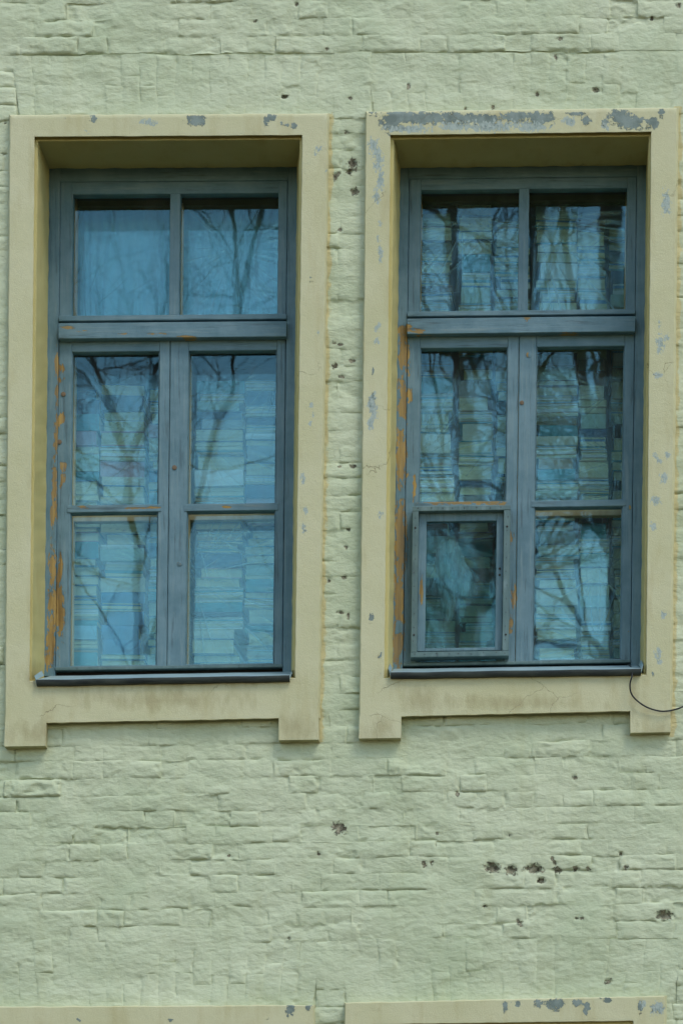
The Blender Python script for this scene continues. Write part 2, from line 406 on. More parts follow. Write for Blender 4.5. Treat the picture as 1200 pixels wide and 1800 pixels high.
def quad_sub(out, m):
    """outer rect of a surround pulled in by m px, as (x0,x1,y0,y1)"""
    return (max(out[0][0], out[3][0]) + m, min(out[1][0], out[2][0]) - m, max(out[0][1], out[1][1]) + m, min(out[2][1], out[3][1]) - m)
HOLES = [quad_sub(SUR[k]['out'], 14) for k in 'LRlr']
XMIN, XMAX, YMIN, YMAX = -420, 1620, -230, 2050
SOLD = [(28, 588, 97, 205), (652, 1215, 93, 200), (-30, 556, 1652, 1772), (604, 1190, 1650, 1766)]
rb = random.Random(11)
def cut(segs, a, b):
    r = []
    for (p, q) in segs:
        if b <= p or a >= q: r.append((p, q)); continue
        if p < a: r.append((p, a))
        if q > b: r.append((b, q))
    return r
bricks = []
y = YMIN; row = 0
while y < YMAX:
    h = 29.0 + rb.uniform(-1.6, 1.6); y1 = y + h; j = rb.uniform(-1.2, -0.3)
    slope = -0.006 - 0.006 * (y / 1800.0) + rb.uniform(-.0012, .0012)
    segs = [(XMIN, XMAX)]
    for (x0, x1, ya, yb) in HOLES + SOLD:
        if y1 - 5 > ya and y + 5 < yb: segs = cut(segs, x0, x1)
    for (a, b) in segs:
        x = a + (0 if a > XMIN else -rb.uniform(0, 90)); k = row % 2
        while x < b - 6:
            w = (101 if (k % 2 == 0) != (rb.random() < 0.12) else 50) + rb.uniform(-3, 3)
            e = min(x + w, b)
            if b - e < 18: e = b
            if e - x > 10:
                jx = rb.uniform(-1.2, -0.3)
                o = [rb.uniform(-.5, .5) for _ in range(8)]
                yy = lambda X: slope * (X - 600)
                bricks.append([(x + jx / 2 + o[0], y + j / 2 + yy(x) + o[1]), (e - jx / 2 + o[2], y + j / 2 + yy(e) + o[3]),
                               (e - jx / 2 + o[4], y1 - j / 2 + yy(e) + o[5]), (x + jx / 2 + o[6], y1 - j / 2 + yy(x) + o[7])])
            x = e; k += 1
    y = y1; row += 1
for (x0, x1, ya, yb) in SOLD:
    xc = (x0 + x1) / 2; n = int((x1 - x0) / 30.0); w = (x1 - x0) / n
    for i in range(n):
        split = ya + (yb - ya) * (0.5 if i % 2 else rb.choice((0.34, 0.66)))
        for (a, b) in ((ya, split), (split, yb)):
            f = lambda X, Y: xc + (X - xc) * (1.0 + 0.045 * ((yb - Y) / (yb - ya) - 0.5))
            l, r_ = x0 + i * w - .5, x0 + (i + 1) * w + .5
            o = [rb.uniform(-.4, .4) for _ in range(8)]
            bricks.append([(f(l, a) + o[0], a - .3 + o[1]), (f(r_, a) + o[2], a - .3 + o[3]), (f(r_, b) + o[4], b + .3 + o[5]), (f(l, b) + o[6], b + .3 + o[7])])
def vis_area(q):
    x0 = max(0, min(q[0][0], q[3][0])); x1 = min(1200, max(q[1][0], q[2][0])); ya = max(0, q[0][1]); yb = min(1800, q[2][1])
    if x1 <= x0 or yb <= ya: return 0
    a = (x1 - x0) * (yb - ya)
    for s in ('L', 'R', 'l', 'r'):
        hx0, hx1, hy0, hy1 = quad_sub(SUR[s]['out'], 0)
        ox = min(x1, hx1) - max(x0, hx0); oy = min(yb, hy1) - max(ya, hy0)
        if ox > 0 and oy > 0: a -= ox * oy
    return max(a, 0)
def brick_patch(mb, q, cell, rnd):
    q = np.array(q, float)
    w = np.hypot(*(q[1] - q[0])); hgt = np.hypot(*(q[3] - q[0]))
    n = max(4, int(hgt / cell)); m = max(4, int(w / cell))
    s, t = np.meshgrid(np.linspace(0, 1, m + 1), np.linspace(0, 1, n + 1))
    # crowd the samples towards the rim, where the face rolls into the joint
    s2 = s + 0.06 * np.sin(2 * np.pi * s) * -1 if m > 6 else s
    P = (q[0] * ((1 - s2) * (1 - t))[..., None] + q[1] * (s2 * (1 - t))[..., None] + q[2] * (s2 * t)[..., None] + q[3] * ((1 - s2) * t)[..., None])
    px, py = P[..., 0], P[..., 1]
    e = np.minimum(np.minimum(s2, 1 - s2) * w, np.minimum(t, 1 - t) * hgt)
    # knocked corners
    cr = np.minimum(np.hypot(np.minimum(s2, 1 - s2) * w, np.minimum(t, 1 - t) * hgt), 30)
    wx = px + 3.0 * fbm(px / 60, py / 46, 4, 61); wy = py + 3.6 * fbm(px / 80, py / 50, 4, 67)
    h, jd = paintfield(px, py)
    roll = 5.2 + 5.5 * (0.5 + perlin(px / 30, py / 24, 71))
    # each rim of each brick is buried in paint to a different degree
    kl, kr = [max(0.0, rnd.uniform(-0.30, 1.05)) for _ in '12']; kt, kb = rnd.uniform(0.15, .9), rnd.uniform(0.35, 1.4)
    if w < hgt: kl, kr, kt, kb = kt * .6, kr * .6, kl * .5, kb * .5
    prof2 = lambda dist: 1 - sstep(0, 1, np.clip(dist / (roll * .62), 0, 1))
    prof = lambda dist: 1 - sstep(0, 1, np.clip(dist / roll, 0, 1))
    rag = np.clip(0.70 + 2.0 * fbm(px / 24, py / 15, 3, 83), 0, 1.25)
    drop = np.maximum(np.maximum(kl * prof(s2 * w), kr * prof((1 - s2) * w)), np.maximum(kt * prof(t * hgt), kb * prof2((1 - t) * hgt))) * rag
    inn = 1 - np.clip(drop, 0, 1.3)
    off = rnd.choice((-1, 1, 1)) * abs(rnd.gauss(0, 0.0032 if w > hgt else 0.0014)); tx = rnd.uniform(-1, 1) * 0.0022; ty = rnd.uniform(-1, 1) * 0.0016
    strength = np.clip(jd / 0.006, 0.05, 1)
    edge0 = sstep(0, 3.0, e) * np.clip(rag + .25, 0, 1)
    H = h + (off + tx * (s - .5) * 2 + ty * (t - .5) * 2) * edge0 * strength - jd * (1 - inn)
    cf, dep = chipfield(px, py); H = H - dep
    k = (D - H) / D
    V = np.stack([(wx - 600) / S, -H, CZ + (VPY - wy) / S], -1)
    # skirt
    V2 = np.pad(V, ((1, 1), (1, 1), (0, 0)), mode='edge')
    V2[0, :, 1] += 0.018; V2[-1, :, 1] += 0.018; V2[1:-1, 0, 1] += 0.018; V2[1:-1, -1, 1] += 0.018
    cf2 = np.pad(cf, 1, mode='edge'); lp = np.pad(lapfield(px, py), 1, mode='edge')
    mb.grid(V2, flip=True, chip=cf2, lap=lp)
wall = empty('brick_wall', (0, 0, 0), 'pale green painted brick wall with worn lumpy paint and chipped spots', 'wall')
bricks.sort(key=vis_area, reverse=True)
rnd = random.Random(5)
for q in bricks[:300]:
    mb = MB(); brick_patch(mb, q, 2.4, rnd); mb.build('brick', M_WALL, wall, smooth=True, angle=1.0)
rest = MB()
for q in bricks[300:]:
    brick_patch(rest, q, 3.0 if vis_area(q) > 0 else 9.0, rnd)
tag(rest.build('brickwork', M_WALL, wall, smooth=True, angle=1.0), kind='stuff')
# mortar bed: one sheet, with the openings left out
def mortar(mb, xs, ys):
    X, Y = np.meshgrid(xs, ys)
    h, jd = paintfield(X, Y); cf, dep = chipfield(X, Y)
    H = h - jd - 0.0012 - dep
    V = np.stack([(X - 600) / S, -H, CZ + (VPY - Y) / S], -1)
    n, m = X.shape; fs = []
    cx = (X[:-1, :-1] + X[1:, 1:]) / 2; cy = (Y[:-1, :-1] + Y[1:, 1:]) / 2
    keep = np.ones(cx.shape, bool)
    for (x0, x1, ya, yb) in HOLES: keep &= ~((cx > x0 + 8) & (cx < x1 - 8) & (cy > ya + 8) & (cy < yb - 8))
    ii, jj = np.nonzero(keep)
    a = ii * m + jj
    used = np.zeros(n * m, bool)
    F = np.stack([a, a + m, a + m + 1, a + 1], 1)
    used[F.reshape(-1)] = True
    remap = np.cumsum(used) - 1
    mb.add(V.reshape(-1, 3)[used], [tuple(f) for f in remap[F].tolist()], chip=cf.reshape(-1)[used], lap=lapfield(X, Y).reshape(-1)[used])
mb = MB(); mortar(mb, np.arange(-60, 1261, 3.2), np.arange(-60, 1861, 3.2))
mb.build('mortar_bed', M_WALL, wall, smooth=True)
# beyond the framed stretch the wall goes on plain
def zpx(py): return CZ + (VPY - py) / S
def xpx(px): return (px - 600) / S
mb = MB()
for (x0, x1, ya, yb) in ((-2600, -60, -1500, 2850), (1260, 3800, -1500, 2850), (-60, 1260, -1500, -60), (-60, 1260, 1861, 2850)):
    if ya == 1861:
        pass
    for (a, b) in cut([(x0, x1)], HOLES[2][0] + 8, HOLES[2][1] - 8) if ya == 1861 else [(x0, x1)]:
        for (c, d) in cut([(a, b)], HOLES[3][0] + 8, HOLES[3][1] - 8) if ya == 1861 else [(a, b)]:
            mb.box(xpx(c), xpx(d), 0.006, 0.045, zpx(yb), zpx(ya))
mb.att = {'chip': [np.full(mb.n, -1.0)], 'lap': [np.full(mb.n, -1.0)]}
mb.build('plain_masonry', M_WALL, wall)
# the wall's thickness round the two openings
def core_rect(k, m=3):
    pts = [W(*p, -0.02) for p in SUR[k]['e2']] + [W(*p, 0.28) for p in SUR[k]['e3']]
    xs = [p[0] for p in pts]; zs = [p[2] for p in pts]
    return min(xs) - .006, max(xs) + .006, min(zs) - .006, max(zs) + .006
mb = MB()
L0, L1, Lz0, Lz1 = core_rect('L'); R0, R1, Rz0, Rz1 = core_rect('R')
y0, y1 = 0.05, 0.62
mb.box(-8, L0, y0, y1, 0, 9.2); mb.box(L1, R0, y0, y1, 0, 9.2); mb.box(R1, 8, y0, y1, 0, 9.2)
mb.box(L0, L1, y0, y1, Lz1, 9.2); mb.box(R0, R1, y0, y1, Rz1, 9.2)
for (k, a, b, zz) in (('l', L0, L1, Lz0), ('r', R0, R1, Rz0)):
    c0, c1, cz0, cz1 = core_rect(k)
    mb.box(a, b, 0.05, y1, cz1, zz) if cz1 < zz else None
    mb.box(a, b, 0.29, y1, 0, cz1)
mb.build('wall_core', M_PLASTER, wall)

# ------------------------------------------------------------------ stucco surrounds
PEEL = {'L': [(164,208,7,11),(344,210,19,13),(475,206,10,9),(468,216,5,9),(493,218,5,4),(516,222,8,7),(505,219,5,4),(112,208,3,4),(546,492,4,6),(535,930,4,6)],
 'R': [(690,214,24,20),(740,207,60,13),(800,208,45,11),(850,210,30,14),(905,206,34,11),(948,208,30,14),(1090,205,24,14),(1108,215,28,14),(1146,216,15,11),
       (1162,197,7,10),(1062,214,7,8),(1030,212,9,9),(700,203,30,10),(656,655,3,11),(654,705,6,16),(653,1085,6,11),(668,1150,5,7),(666,1180,6,3),(655,200,6,6),(1147,1183,3,7),(1012,200,20,4)],
 'l': [(510,1773,9,16),(543,1768,7,9),(140,1792,5,5),(300,1793,6,4),(470,1790,5,4)],
 'r': [(888,1770,6,13),(910,1766,8,7),(945,1763,10,8),(975,1766,17,12),(1012,1763,11,8),(1030,1772,7,15),(1065,1757,12,6),(1125,1770,6,12),(1155,1772,14,10)]}
SCUFF = {'L': [(258,215,14,7),(272,217,8,6),(155,232,4,5),(562,258,6,6),(555,270,5,9),(559,587,4,5),(547,712,5,6),(553,728,4,5),(533,842,6,10),(537,897,5,8),(535,930,6,12),(545,745,4,5),(572,300,3,4)],
 'R': [(720,226,50,8),(800,222,34,10),(860,222,70,11),(935,222,40,10),(1000,214,14,9),(1064,222,8,8),(655,255,12,13),(664,280,10,26),(669,315,8,28),(662,345,8,16),
       (655,715,10,26),(652,745,7,14),(668,905,6,9),(663,575,6,8),(662,600,6,8),(664,420,6,8),(668,440,6,8),(668,455,6,8),(1170,358,9,26),(1160,605,10,18),(1158,570,5,8),(1172,595,5,9),(1155,660,8,7),
       (1158,808,6,9),(1172,800,6,9),(1165,840,8,12),(1150,800,5,5),(1152,880,10,10),(1147,925,6,9),(1165,1080,6,10),(1155,1150,7,13),(1157,1165,6,7),(668,392,5,5),(690,470,4,6)],
 'l': [], 'r': [(1155,1772,16,12),(1130,1764,8,8)]}
STAIN = {'L': [(280,1230,190,26),(60,1290,60,30),(520,1280,40,40),(300,1200,220,12),(60,1190,30,40)],
 'R': [(740,1230,40,40),(900,1235,200,18),(1115,1215,14,50),(1150,1285,50,25),(670,1280,40,40)], 'l': [], 'r': []}
def ring(pts, d, n, jit=0.0, seed=0):
    out = []
    for i in range(4):
        a, b = np.array(pts[i]), np.array(pts[(i + 1) % 4])
        for t in np.linspace(0, 1, n[i % 2], endpoint=False):
            p = a + (b - a) * t
            if jit: p = p + jit * np.array([float(perlin(p[0] / 22., p[1] / 22., seed)), float(perlin(p[0] / 22., p[1] / 22., seed + 3))]) * 2
            out.append(p)
    return np.array(out), d
def surround(key, label, group=None):
    s = SUR[key]; N = (72, 150)
    base = W((s['out'][2][0] + s['out'][3][0]) / 2, s['out'][2][1], 0)
    root = empty('window_surround', base, label, 'window surround', group)
    F, A = -0.045, -0.020
    inset = lambda q, m: [(q[0][0] + m, q[0][1] + m), (q[1][0] - m, q[1][1] + m), (q[2][0] - m, q[2][1] - m), (q[3][0] + m, q[3][1] - m)]
    lerp = lambda a, b, t: [(p[0] + (q[0] - p[0]) * t, p[1] + (q[1] - p[1]) * t) for p, q in zip(a, b)]
    grow = [(x + (-1.0 if i in (0, 3) else 4.5), y + (-1 if i < 2 else 0.5)) for i, (x, y) in enumerate(s['out'])]
    rings = [ring(grow, 0.018, N, 1.0, 5), ring(s['out'], F + 0.004, N, 0.55, 5), ring(inset(s['out'], 1.2), F, N, 0.45, 5)]
    i0 = inset(s['out'], 1.2)
    for t in np.linspace(0, 1, 9)[1:-1]: rings.append(ring(lerp(i0, inset(s['e1'], -1.0), t), F, N))
    rings += [ring(inset(s['e1'], -1.0), F, N, 0.3, 8), ring(s['e1'], F + 0.003, N, 0.45, 8)]
    frame = MB()
    def put(mb, rings):
        P = []; at = {'peel': [], 'scuff': [], 'stain': []}
        for pts, d in rings:
            v = np.array([W(p[0], p[1], d) for p in pts])
            bulge = 0.0010 * fbm(pts[:, 0] / 60, pts[:, 1] / 60, 2, 31) + 0.0004 * perlin(pts[:, 0] / 9, pts[:, 1] / 9, 33)
            v[:, 1] -= bulge * (1 if abs(d) < 0.06 else 2.5)
            v = np.vstack([v, v[:1]]); pp = np.vstack([pts, pts[:1]])
            P.append(v)
            at['peel'].append(blobs(pp[:, 0], pp[:, 1], PEEL[key]) if d <= F + 0.004 else np.full(len(pp), -1.0))
            at['scuff'].append(blobs(pp[:, 0], pp[:, 1], SCUFF[key]) if d <= F + 0.004 else np.full(len(pp), -1.0))
            at['stain'].append(blobs(pp[:, 0], pp[:, 1], STAIN[key]))
        mb.grid(np.array(P), **{k: np.array(v) for k, v in at.items()})
    put(frame, rings)
    for e in s['ears']:
        a = np.array(e, float); a[0, 1] -= 4; a[1, 1] -= 4
        sx, ty = np.meshgrid(np.linspace(0, 1, 15), np.linspace(0, 1, 9))
        P = a[0] * ((1 - sx) * (1 - ty))[..., None] + a[1] * (sx * (1 - ty))[..., None] + a[2] * (sx * ty)[..., None] + a[3] * ((1 - sx) * ty)[..., None]
        V = np.array([[W(p[0], p[1], F - .0003) for p in r] for r in P]); V[..., 1] -= 0.0010 * fbm(P[..., 0] / 60, P[..., 1] / 60, 2, 31)
        V[-1, :, 1] += 0.0; 
        V2 = np.pad(V, ((1, 1), (1, 1), (0, 0)), mode='edge'); 
        for sl in ((0, slice(None)), (-1, slice(None)), (slice(1, -1), 0), (slice(1, -1), -1)): V2[sl + (1,)] = 0.018
        V2[-1, :, 2] -= 0.003
        P2 = np.pad(P, ((1, 1), (1, 1), (0, 0)), mode='edge')
        frame.grid(V2, flip=True, stain=blobs(P2[..., 0], P2[..., 1], STAIN[key]), peel=blobs(P2[..., 0], P2[..., 1], PEEL[key]), scuff=blobs(P2[..., 0], P2[..., 1], SCUFF[key]))
    frame.build('architrave', M_STUCCO, root, smooth=True, angle=math.radians(40))
    bead = MB()
    put(bead, [ring(s['e1'], F + 0.003, N, 0.45, 8), ring(lerp(s['e1'], s['e2'], 0.05), A, N, 0.3, 8), ring(lerp(s['e1'], s['e2'], 0.85), A, N, 0.2, 8), ring(s['e2'], A + 0.004, N, 0.3, 11)])
    bead.build('bead', M_REVEAL, root, smooth=True, angle=math.radians(40))
    rev = MB()
    rr = [ring(lerp(s['e2'], s['e3'], t), A + 0.004 + (0.276 - A) * t, N, 0.3 if t == 0 else 0.8, 11) for t in np.linspace(0, 1, 8)]
    put(rev, rr)
    rev.build('reveal', M_REVEAL, root, smooth=True, angle=math.radians(40))
    return root
surround('L', 'cream stucco surround of the left window with few grey paint chips', 'stucco window surrounds')
surround('R', 'cream stucco surround of the right window, top heavily peeled to grey', 'stucco window surrounds')
surround('l', 'cream stucco surround head at the bottom edge, below the left window', 'stucco window surrounds')
surround('r', 'cream stucco surround head at the bottom edge, below the right window', 'stucco window surrounds')

# ------------------------------------------------------------------ window joinery
BARE = [(100,640,4,32),(100,690,4,22),(98,765,4,45),(96,850,5,62),(94,905,6,30),(93,1000,7,45),(92,1060,8,34),(90,1120,9,36),(86,1155,8,22),
 (109,648,6,10),(108,668,5,8),(114,668,4,7),(111,820,7,13),(109,845,6,15),(104,1075,11,60),(107,1000,3,26),(104,740,3,10),(110,738,4,14),
 (150,583,24,2),(215,585,16,2),(270,587,22,2),(330,591,16,3),(130,590,14,2),(180,590,18,2),(440,588,14,2),(118,575,14,4),
 (708,620,10,45),(707,720,9,70),(705,800,10,70),(703,950,11,95),(701,1060,11,80),(699,1130,10,55),(712,579,17,9),(735,583,30,4),(805,582,30,3),(1110,586,12,3),
 (721,690,5,22),(727,858,4,26),(719,655,5,10),(901,945,5,18),(901,1050,6,24),(898,1100,5,20),(900,985,3,10),(739,1040,4,26),(1000,585,20,2),
 (240,893,22,3),(270,892,12,3),(150,892,14,3),(800,884,70,4),(870,884,30,4),(400,891,14,2),(925,560,7,5),(1105,1110,3,6),(1098,1180,4,5)]
HOLE_BLUE = [(699,872,8,9),(706,745,9,12),(702,1102,8,12)]
def barefield(px, py):
    f = blobs(px, py, BARE); g_ = blobs(px, py, HOLE_BLUE)
    return np.where(g_ > 0, np.minimum(f, 0.2 - g_ * 1.6), f)
def bar(mb, wf, u0, v0, u1, v1, d0, d1, bev=0.0025, jit=0.0005, bare=True, seed=0, mitre=0):
    """a plank: front face at depth d0 filling the pixel rect, running back to depth d1"""
    horiz = (u1 - u0) > (v1 - v0)
    Lp = (u1 - u0) if horiz else (v1 - v0); n = max(2, int(Lp / 5.0))
    wpx = (v1 - v0) if horiz else (u1 - u0); b = min(bev * S / wpx, 0.3)
    prof = [(0, d1), (0, d0 + bev), (b, d0)] + [(t, d0) for t in (np.linspace(b, 1 - b, max(3, int(wpx / 5)))[1:-1])] + [(1 - b, d0), (1, d0 + bev), (1, d1)]
    P = []; at = []
    for i in range(n + 1):
        s = i / n; r = []; ra = []
        for (t, d) in prof:
            u, v = (u0 + (u1 - u0) * s, v0 + (v1 - v0) * t) if horiz else (u0 + (u1 - u0) * t, v0 + (v1 - v0) * s)
            px, py = wf(u, v); p = list(W(px, py, d0))
            j = jit * float(perlin(px / 13 + seed, py / 13 + d0 * 50, 3)) * 2
            p[1] = d; p[0] += 0 if horiz else j; p[2] += j if horiz else 0; p[1] += j * 0.8
            r.append(p); ra.append((px, py))
        P.append(r); at.append(ra)
    P = np.array(P); at = np.array(at)
    bf = barefield(at[..., 0], at[..., 1]) if bare else np.full(at.shape[:2], -1.0)
    m = len(prof); k0 = mb.n
    mb.grid(P, flip=not horiz, bare=bf)
    e = P[[0, -1]].reshape(-1, 3)
    mb.add(e, [tuple(range(m)) if horiz else tuple(range(m))[::-1], tuple(range(m, 2 * m))[::-1] if horiz else tuple(range(m, 2 * m))], bare=np.concatenate([bf[0], bf[-1]]))
def joinery(name, bars, mat, parent, wf, **kw):
    mb = MB()
    for i, (u0, v0, u1, v1, d0, d1) in enumerate(bars): bar(mb, wf, u0, v0, u1, v1, d0, d1, seed=i * 3.7 + u0, **kw)
    return mb.build(name, mat, parent)
def two_mats(o, wf=None):
    """level rails take the level-grain paint"""
    me = o.data; me.materials.append(M_BH)
    return o
def pane(parent, wf, u0, v0, u1, v1, d, mat, name='pane', th=0.003):
    mb = MB()
    c = [W(*wf(u, v), d) for (u, v) in ((u0, v0), (u1, v0), (u1, v1), (u0, v1))]
    mb.add(c, [(0, 3, 2, 1)])
    return mb.build(name, mat, parent)
def disc(parent, name, mat, px, py, d, r, h=0.003, n=14):
    mb = MB(); c = W(px, py, d); v = []; f = []
    for k, (rr, yy) in enumerate(((r, 0.004), (r, -h), (r * 0.8, -h - 0.0008))):
        for i in range(n):
            a = 2 * math.pi * i / n; v.append((c[0] + rr * math.cos(a), c[1] + yy, c[2] + rr * math.sin(a)))
    for k in (0, 1):
        for i in range(n): j = (i + 1) % n; f.append((k * n + i, k * n + j, k * n + n + j, k * n + n + i))
    f.append(tuple(range(2 * n, 3 * n)))
    mb.add(v, f); return mb.build(name, mat, parent, smooth=True, angle=0.5)
JF = 0.270       # front of the fixed frame
SF = 0.278       # front of the sashes
GL = 0.312       # glass
IN0, IN1 = 0.405, 0.445   # inner window
def casement(root, wf, st0, g0, g1, st1, v_top, g_t1, bar0, bar1, g_b1, v_bot, seed, skip_lower=False):
    k = MB()
    E = 0.322
    bar(k, wf, st0, v_top, g0, v_bot, SF, E, seed=seed)
    stiles = k.build('casement', M_BV, root)
    k = MB(); bar(k, wf, g1, v_top, st1, v_bot, SF, E, seed=seed + 2); k.build('stile', M_BV, stiles)
    r = MB(); bar(r, wf, g0 + .3, v_top, g1 - .3, g_t1, SF + .0006, E, seed=seed + 3)
    r.build('top_rail', M_BH, stiles)
    r = MB(); bar(r, wf, g0 + .3, g_b1, g1 - .3, v_bot, SF + .0006, E, seed=seed + 4)
    r.build('bottom_rail', M_BH, stiles)
    r = MB(); bar(r, wf, g0 - 5, bar0, g1 + 5, bar1, SF - .004, E, seed=seed + 5)
    r.build('glazing_bar', M_BH, stiles)
    # thin glazing beads round the glass
    for (a, b) in ((g_t1, bar0), (bar1, g_b1)):
        q = 1.6
        for (u, w_) in ((g0 + .2, g0 + q), (g1 - q, g1 - .2)):
            r = MB(); bar(r, wf, u, a, w_, b, SF + .010, GL, bev=.001); r.build('glazing_bead', M_BV, stiles)
    pane(stiles, wf, g0 - 2, g_t1 - 2, g1 + 2, bar0 + 2, GL, M_GLASS)
    pane(stiles, wf, g0 - 2, bar1 - 2, g1 + 2, g_b1 + 2, GL, M_GLASS)
    return stiles
def window(key, wf, ref, label):
    """ref: u of the left frame edge etc."""
    (jl0, jl1, ug0, um0, um1, ug1, jr0, jr1, cg0, cg1, meet, cg2, cg3) = ref['u']
    (h0, h1, gt, gb, rb0, t0, t1, c0, cg_t, b0, b1, cgb, cb) = ref['v']
    c = W(*wf((jl0 + jr1) / 2, cb), JF)
    root = empty('window', c, label, 'window', 'blue casement windows')
    ext = 7
    for (a, b) in ((jl0 - ext, jl1), (jr0, jr1 + ext)):
        joinery('jamb', [(a, h0 - 8, b, cb + 14, JF, 0.37)], M_BV, root, wf)
    joinery('head', [(jl1 + .2, h0 - 8, jr0 - .2, h1, JF + .001, 0.37)], M_BH, root, wf)
    joinery('transom', [(jl1 + .2, t0, jr0 - .2, t1, JF - .030, 0.37)], M_BH, root, wf)
    # fixed upper light
    us = MB(); E = 0.322
    bar(us, wf, um0, gt, um1, gb, SF + .001, E, seed=3)
    u_ = us.build('upper_sash', M_BV, root)
    for (a, b, q) in ((jl1 + .6, ug0, 1), (ug1, jr0 - .6, 2)):
        r = MB(); bar(r, wf, a, h1 + .6, b, rb0, SF, E, seed=q); r.build('stile', M_BV, u_)
    r = MB(); bar(r, wf, ug0 + .2, h1 + .6, ug1 - .2, gt, SF + .0006, E, seed=6); r.build('top_rail', M_BH, u_)
    r = MB(); bar(r, wf, jl1 + .6, gb, jr0 - .6, rb0, SF - .022, E, seed=7); r.build('drip_rail', M_BH, u_)
    pane(u_, wf, ug0 - 2, gt - 2, um0 + 2, gb + 2, GL, M_GLASS); pane(u_, wf, um1 - 2, gt - 2, ug1 + 2, gb + 2, GL, M_GLASS)
    casement(root, wf, jl1 + .8, cg0, cg1, meet - .45, c0, cg_t, b0, b1, cgb, cb, 11)
    casement(root, wf, meet + .45, cg2, cg3, jr0 - .8, c0, cg_t, b0, b1, cgb, cb, 17)
    # drip moulding under the casements and the rebate behind the sill, coloured near-black as the gap's shade
    joinery('drip_moulding', [(jl1 + .8, cb - 1, jr0 - .8, cb + 4.5, SF - .012, 0.32)], M_BATTEN, root, wf)
    joinery('rebate', [(jl1 - .5, cb + 5, jr0 + .5, cb + 22, SF + .03, 0.37)], M_DARK, root, wf, bare=False)
    # inner window, seen through the glass
    dz = 0
    inn = MB()
    def ib(u0, v0, u1, v1):   # same place as the outer piece, only deeper
        p = [W(*wf(u, v), GL) for (u, v) in ((u0, v0), (u1, v0), (u1, v1), (u0, v1))]
        V = [(q[0], IN0, q[2]) for q in p] + [(q[0], IN1, q[2]) for q in p]
        inn.add(V, [(0, 3, 2, 1), (4, 5, 6, 7), (0, 1, 5, 4), (1, 2, 6, 5), (2, 3, 7, 6), (3, 0, 4, 7)])
    ib(jl0 - 6, h0 - 10, ug0 + 1, cb + 14); ib(ug1 - 1, h0 - 10, jr1 + 6, cb + 14)
    ib(um0, gt, um1, t0 - 8); ib(ug0 + 1, t0 - 8, ug1 - 1, t1 + 10); ib(cg1, t1 + 10, cg2, cb + 14)
    ib(ug0 + 1, b0 - 1, cg1, b1 + 4); ib(cg2, b0 - 1, ug1 - 1, b1 + 4); ib(ug0 + 1, cb - 4, cg1, cb + 14); ib(cg2, cb - 4, ug1 - 1, cb + 14)
    io = inn.build('inner_frame', M_TAN, root)
    inn = MB(); ib(ug0 + 1, h0 - 10, ug1 - 1, gt + 4); inn.build('inner_head', M_BROWN, io)
    for (a, b, c_, d_) in ((ug0, gt, um0, t0 - 8), (um1, gt, ug1, t0 - 8), (ug0, t1 + 8, cg1, cb), (cg2, t1 + 8, ug1, cb)):
        p = [W(*wf(u, v), GL) for (u, v) in ((a, b), (c_, b), (c_, d_), (a, d_))]
        m2 = MB(); m2.add([(q[0], 0.422, q[2]) for q in p], [(0, 3, 2, 1)]); m2.build('inner_pane', M_GLASS2, io)
    return root
REFL = dict(u=(84, 102, 124.5, 295.5, 313.5, 485.5, 502, 517.5, 126, 280, 298.5, 331, 486),
            v=(296.5, 318, 340.5, 553, 562.5, 566, 593.5, 598, 617, 886, 899, 1168, 1171))
REFR = dict(u=(698, 713.5, 735, 907, 925, 1097, 1114, 1130, 737.5, 890.5, 910.5, 941.5, 1096),
            v=(294.5, 312, 332, 545, 554, 557.5, 585, 589.5, 610, 880, 892, 1160.5, 1163))
WL = window('L', wl, REFL, 'left blue wooden window with six intact panes and no vent box')
WR = window('R', wr, REFR, 'right blue wooden window with small vent box, left jamb worn to bare wood')
for (px, py, w) in ((307, 822, 'L'), (316, 991, 'L'), (112, 693, 'L'), (105, 777, 'L')):
    disc(WL, 'peg', M_PEG if py < 900 else M_BV, px, py, SF, 0.0105)
disc(WR, 'peg', M_PEG, 916.5, 708, SF, 0.0095); disc(WR, 'peg', M_BV, 929, 624, SF, 0.013, 0.0012); disc(WR, 'peg', M_BV, 1104, 892, SF, 0.011, 0.002)

# vent box in the right window's lower left light
vent = MB(); VB = 0.215
for b in ((727, 887.5, 899, 896), (727, 896.3, 738, 1143), (887.5, 896.3, 899, 1143), (727, 1143.3, 899, 1152.5)):
    bar(vent, wr, b[0], b[1], b[2], b[3], VB, SF + .004, bev=.002, seed=b[0] + b[1], bare=False)
vo = vent.build('vent_box', M_BATTEN, WR)
tag(vo, 'projecting grey blue vent box nailed over the lower left light')
vs = MB()
for b in ((738.2, 898, 752, 1142), (875, 898, 887.3, 1142), (752.2, 898, 874.8, 914.5), (752.2, 1137, 874.8, 1142.5)):
    bar(vs, wr, b[0], b[1], b[2], b[3], 0.250, SF + .004, bev=.002, seed=b[0])
vso = vs.build('vent_sash', M_BV, vo)
pane(vo, wr, 750, 912, 877, 1139, 0.262, M_VGLASS, 'vent_pane')
nl = None
def nail(px, py, r):
    global nl
    c = W(px, py, VB - .0005)
    if nl is None:
        q = MB(); n = 8
        v = [(math.cos(6.283 * i / n), -0.6, math.sin(6.283 * i / n)) for i in range(n)] + [(math.cos(6.283 * i / n), 1.5, math.sin(6.283 * i / n)) for i in range(n)] + [(0, -0.9, 0)]
        q.add(v, [(i, (i + 1) % n, n + (i + 1) % n, n + i) for i in range(n)] + [((i + 1) % n, i, 2 * n) for i in range(n)])
        nl = q.mesh('nail', True); nl.materials.append(M_NAIL)
    o = obj('nail', nl, vo); o.location = c; o.scale = (r, r, r)
for i in range(8): nail(*wr(738 + i * 21 + random.uniform(-4, 4), 891.5 + random.uniform(-1, 1)), .0022)
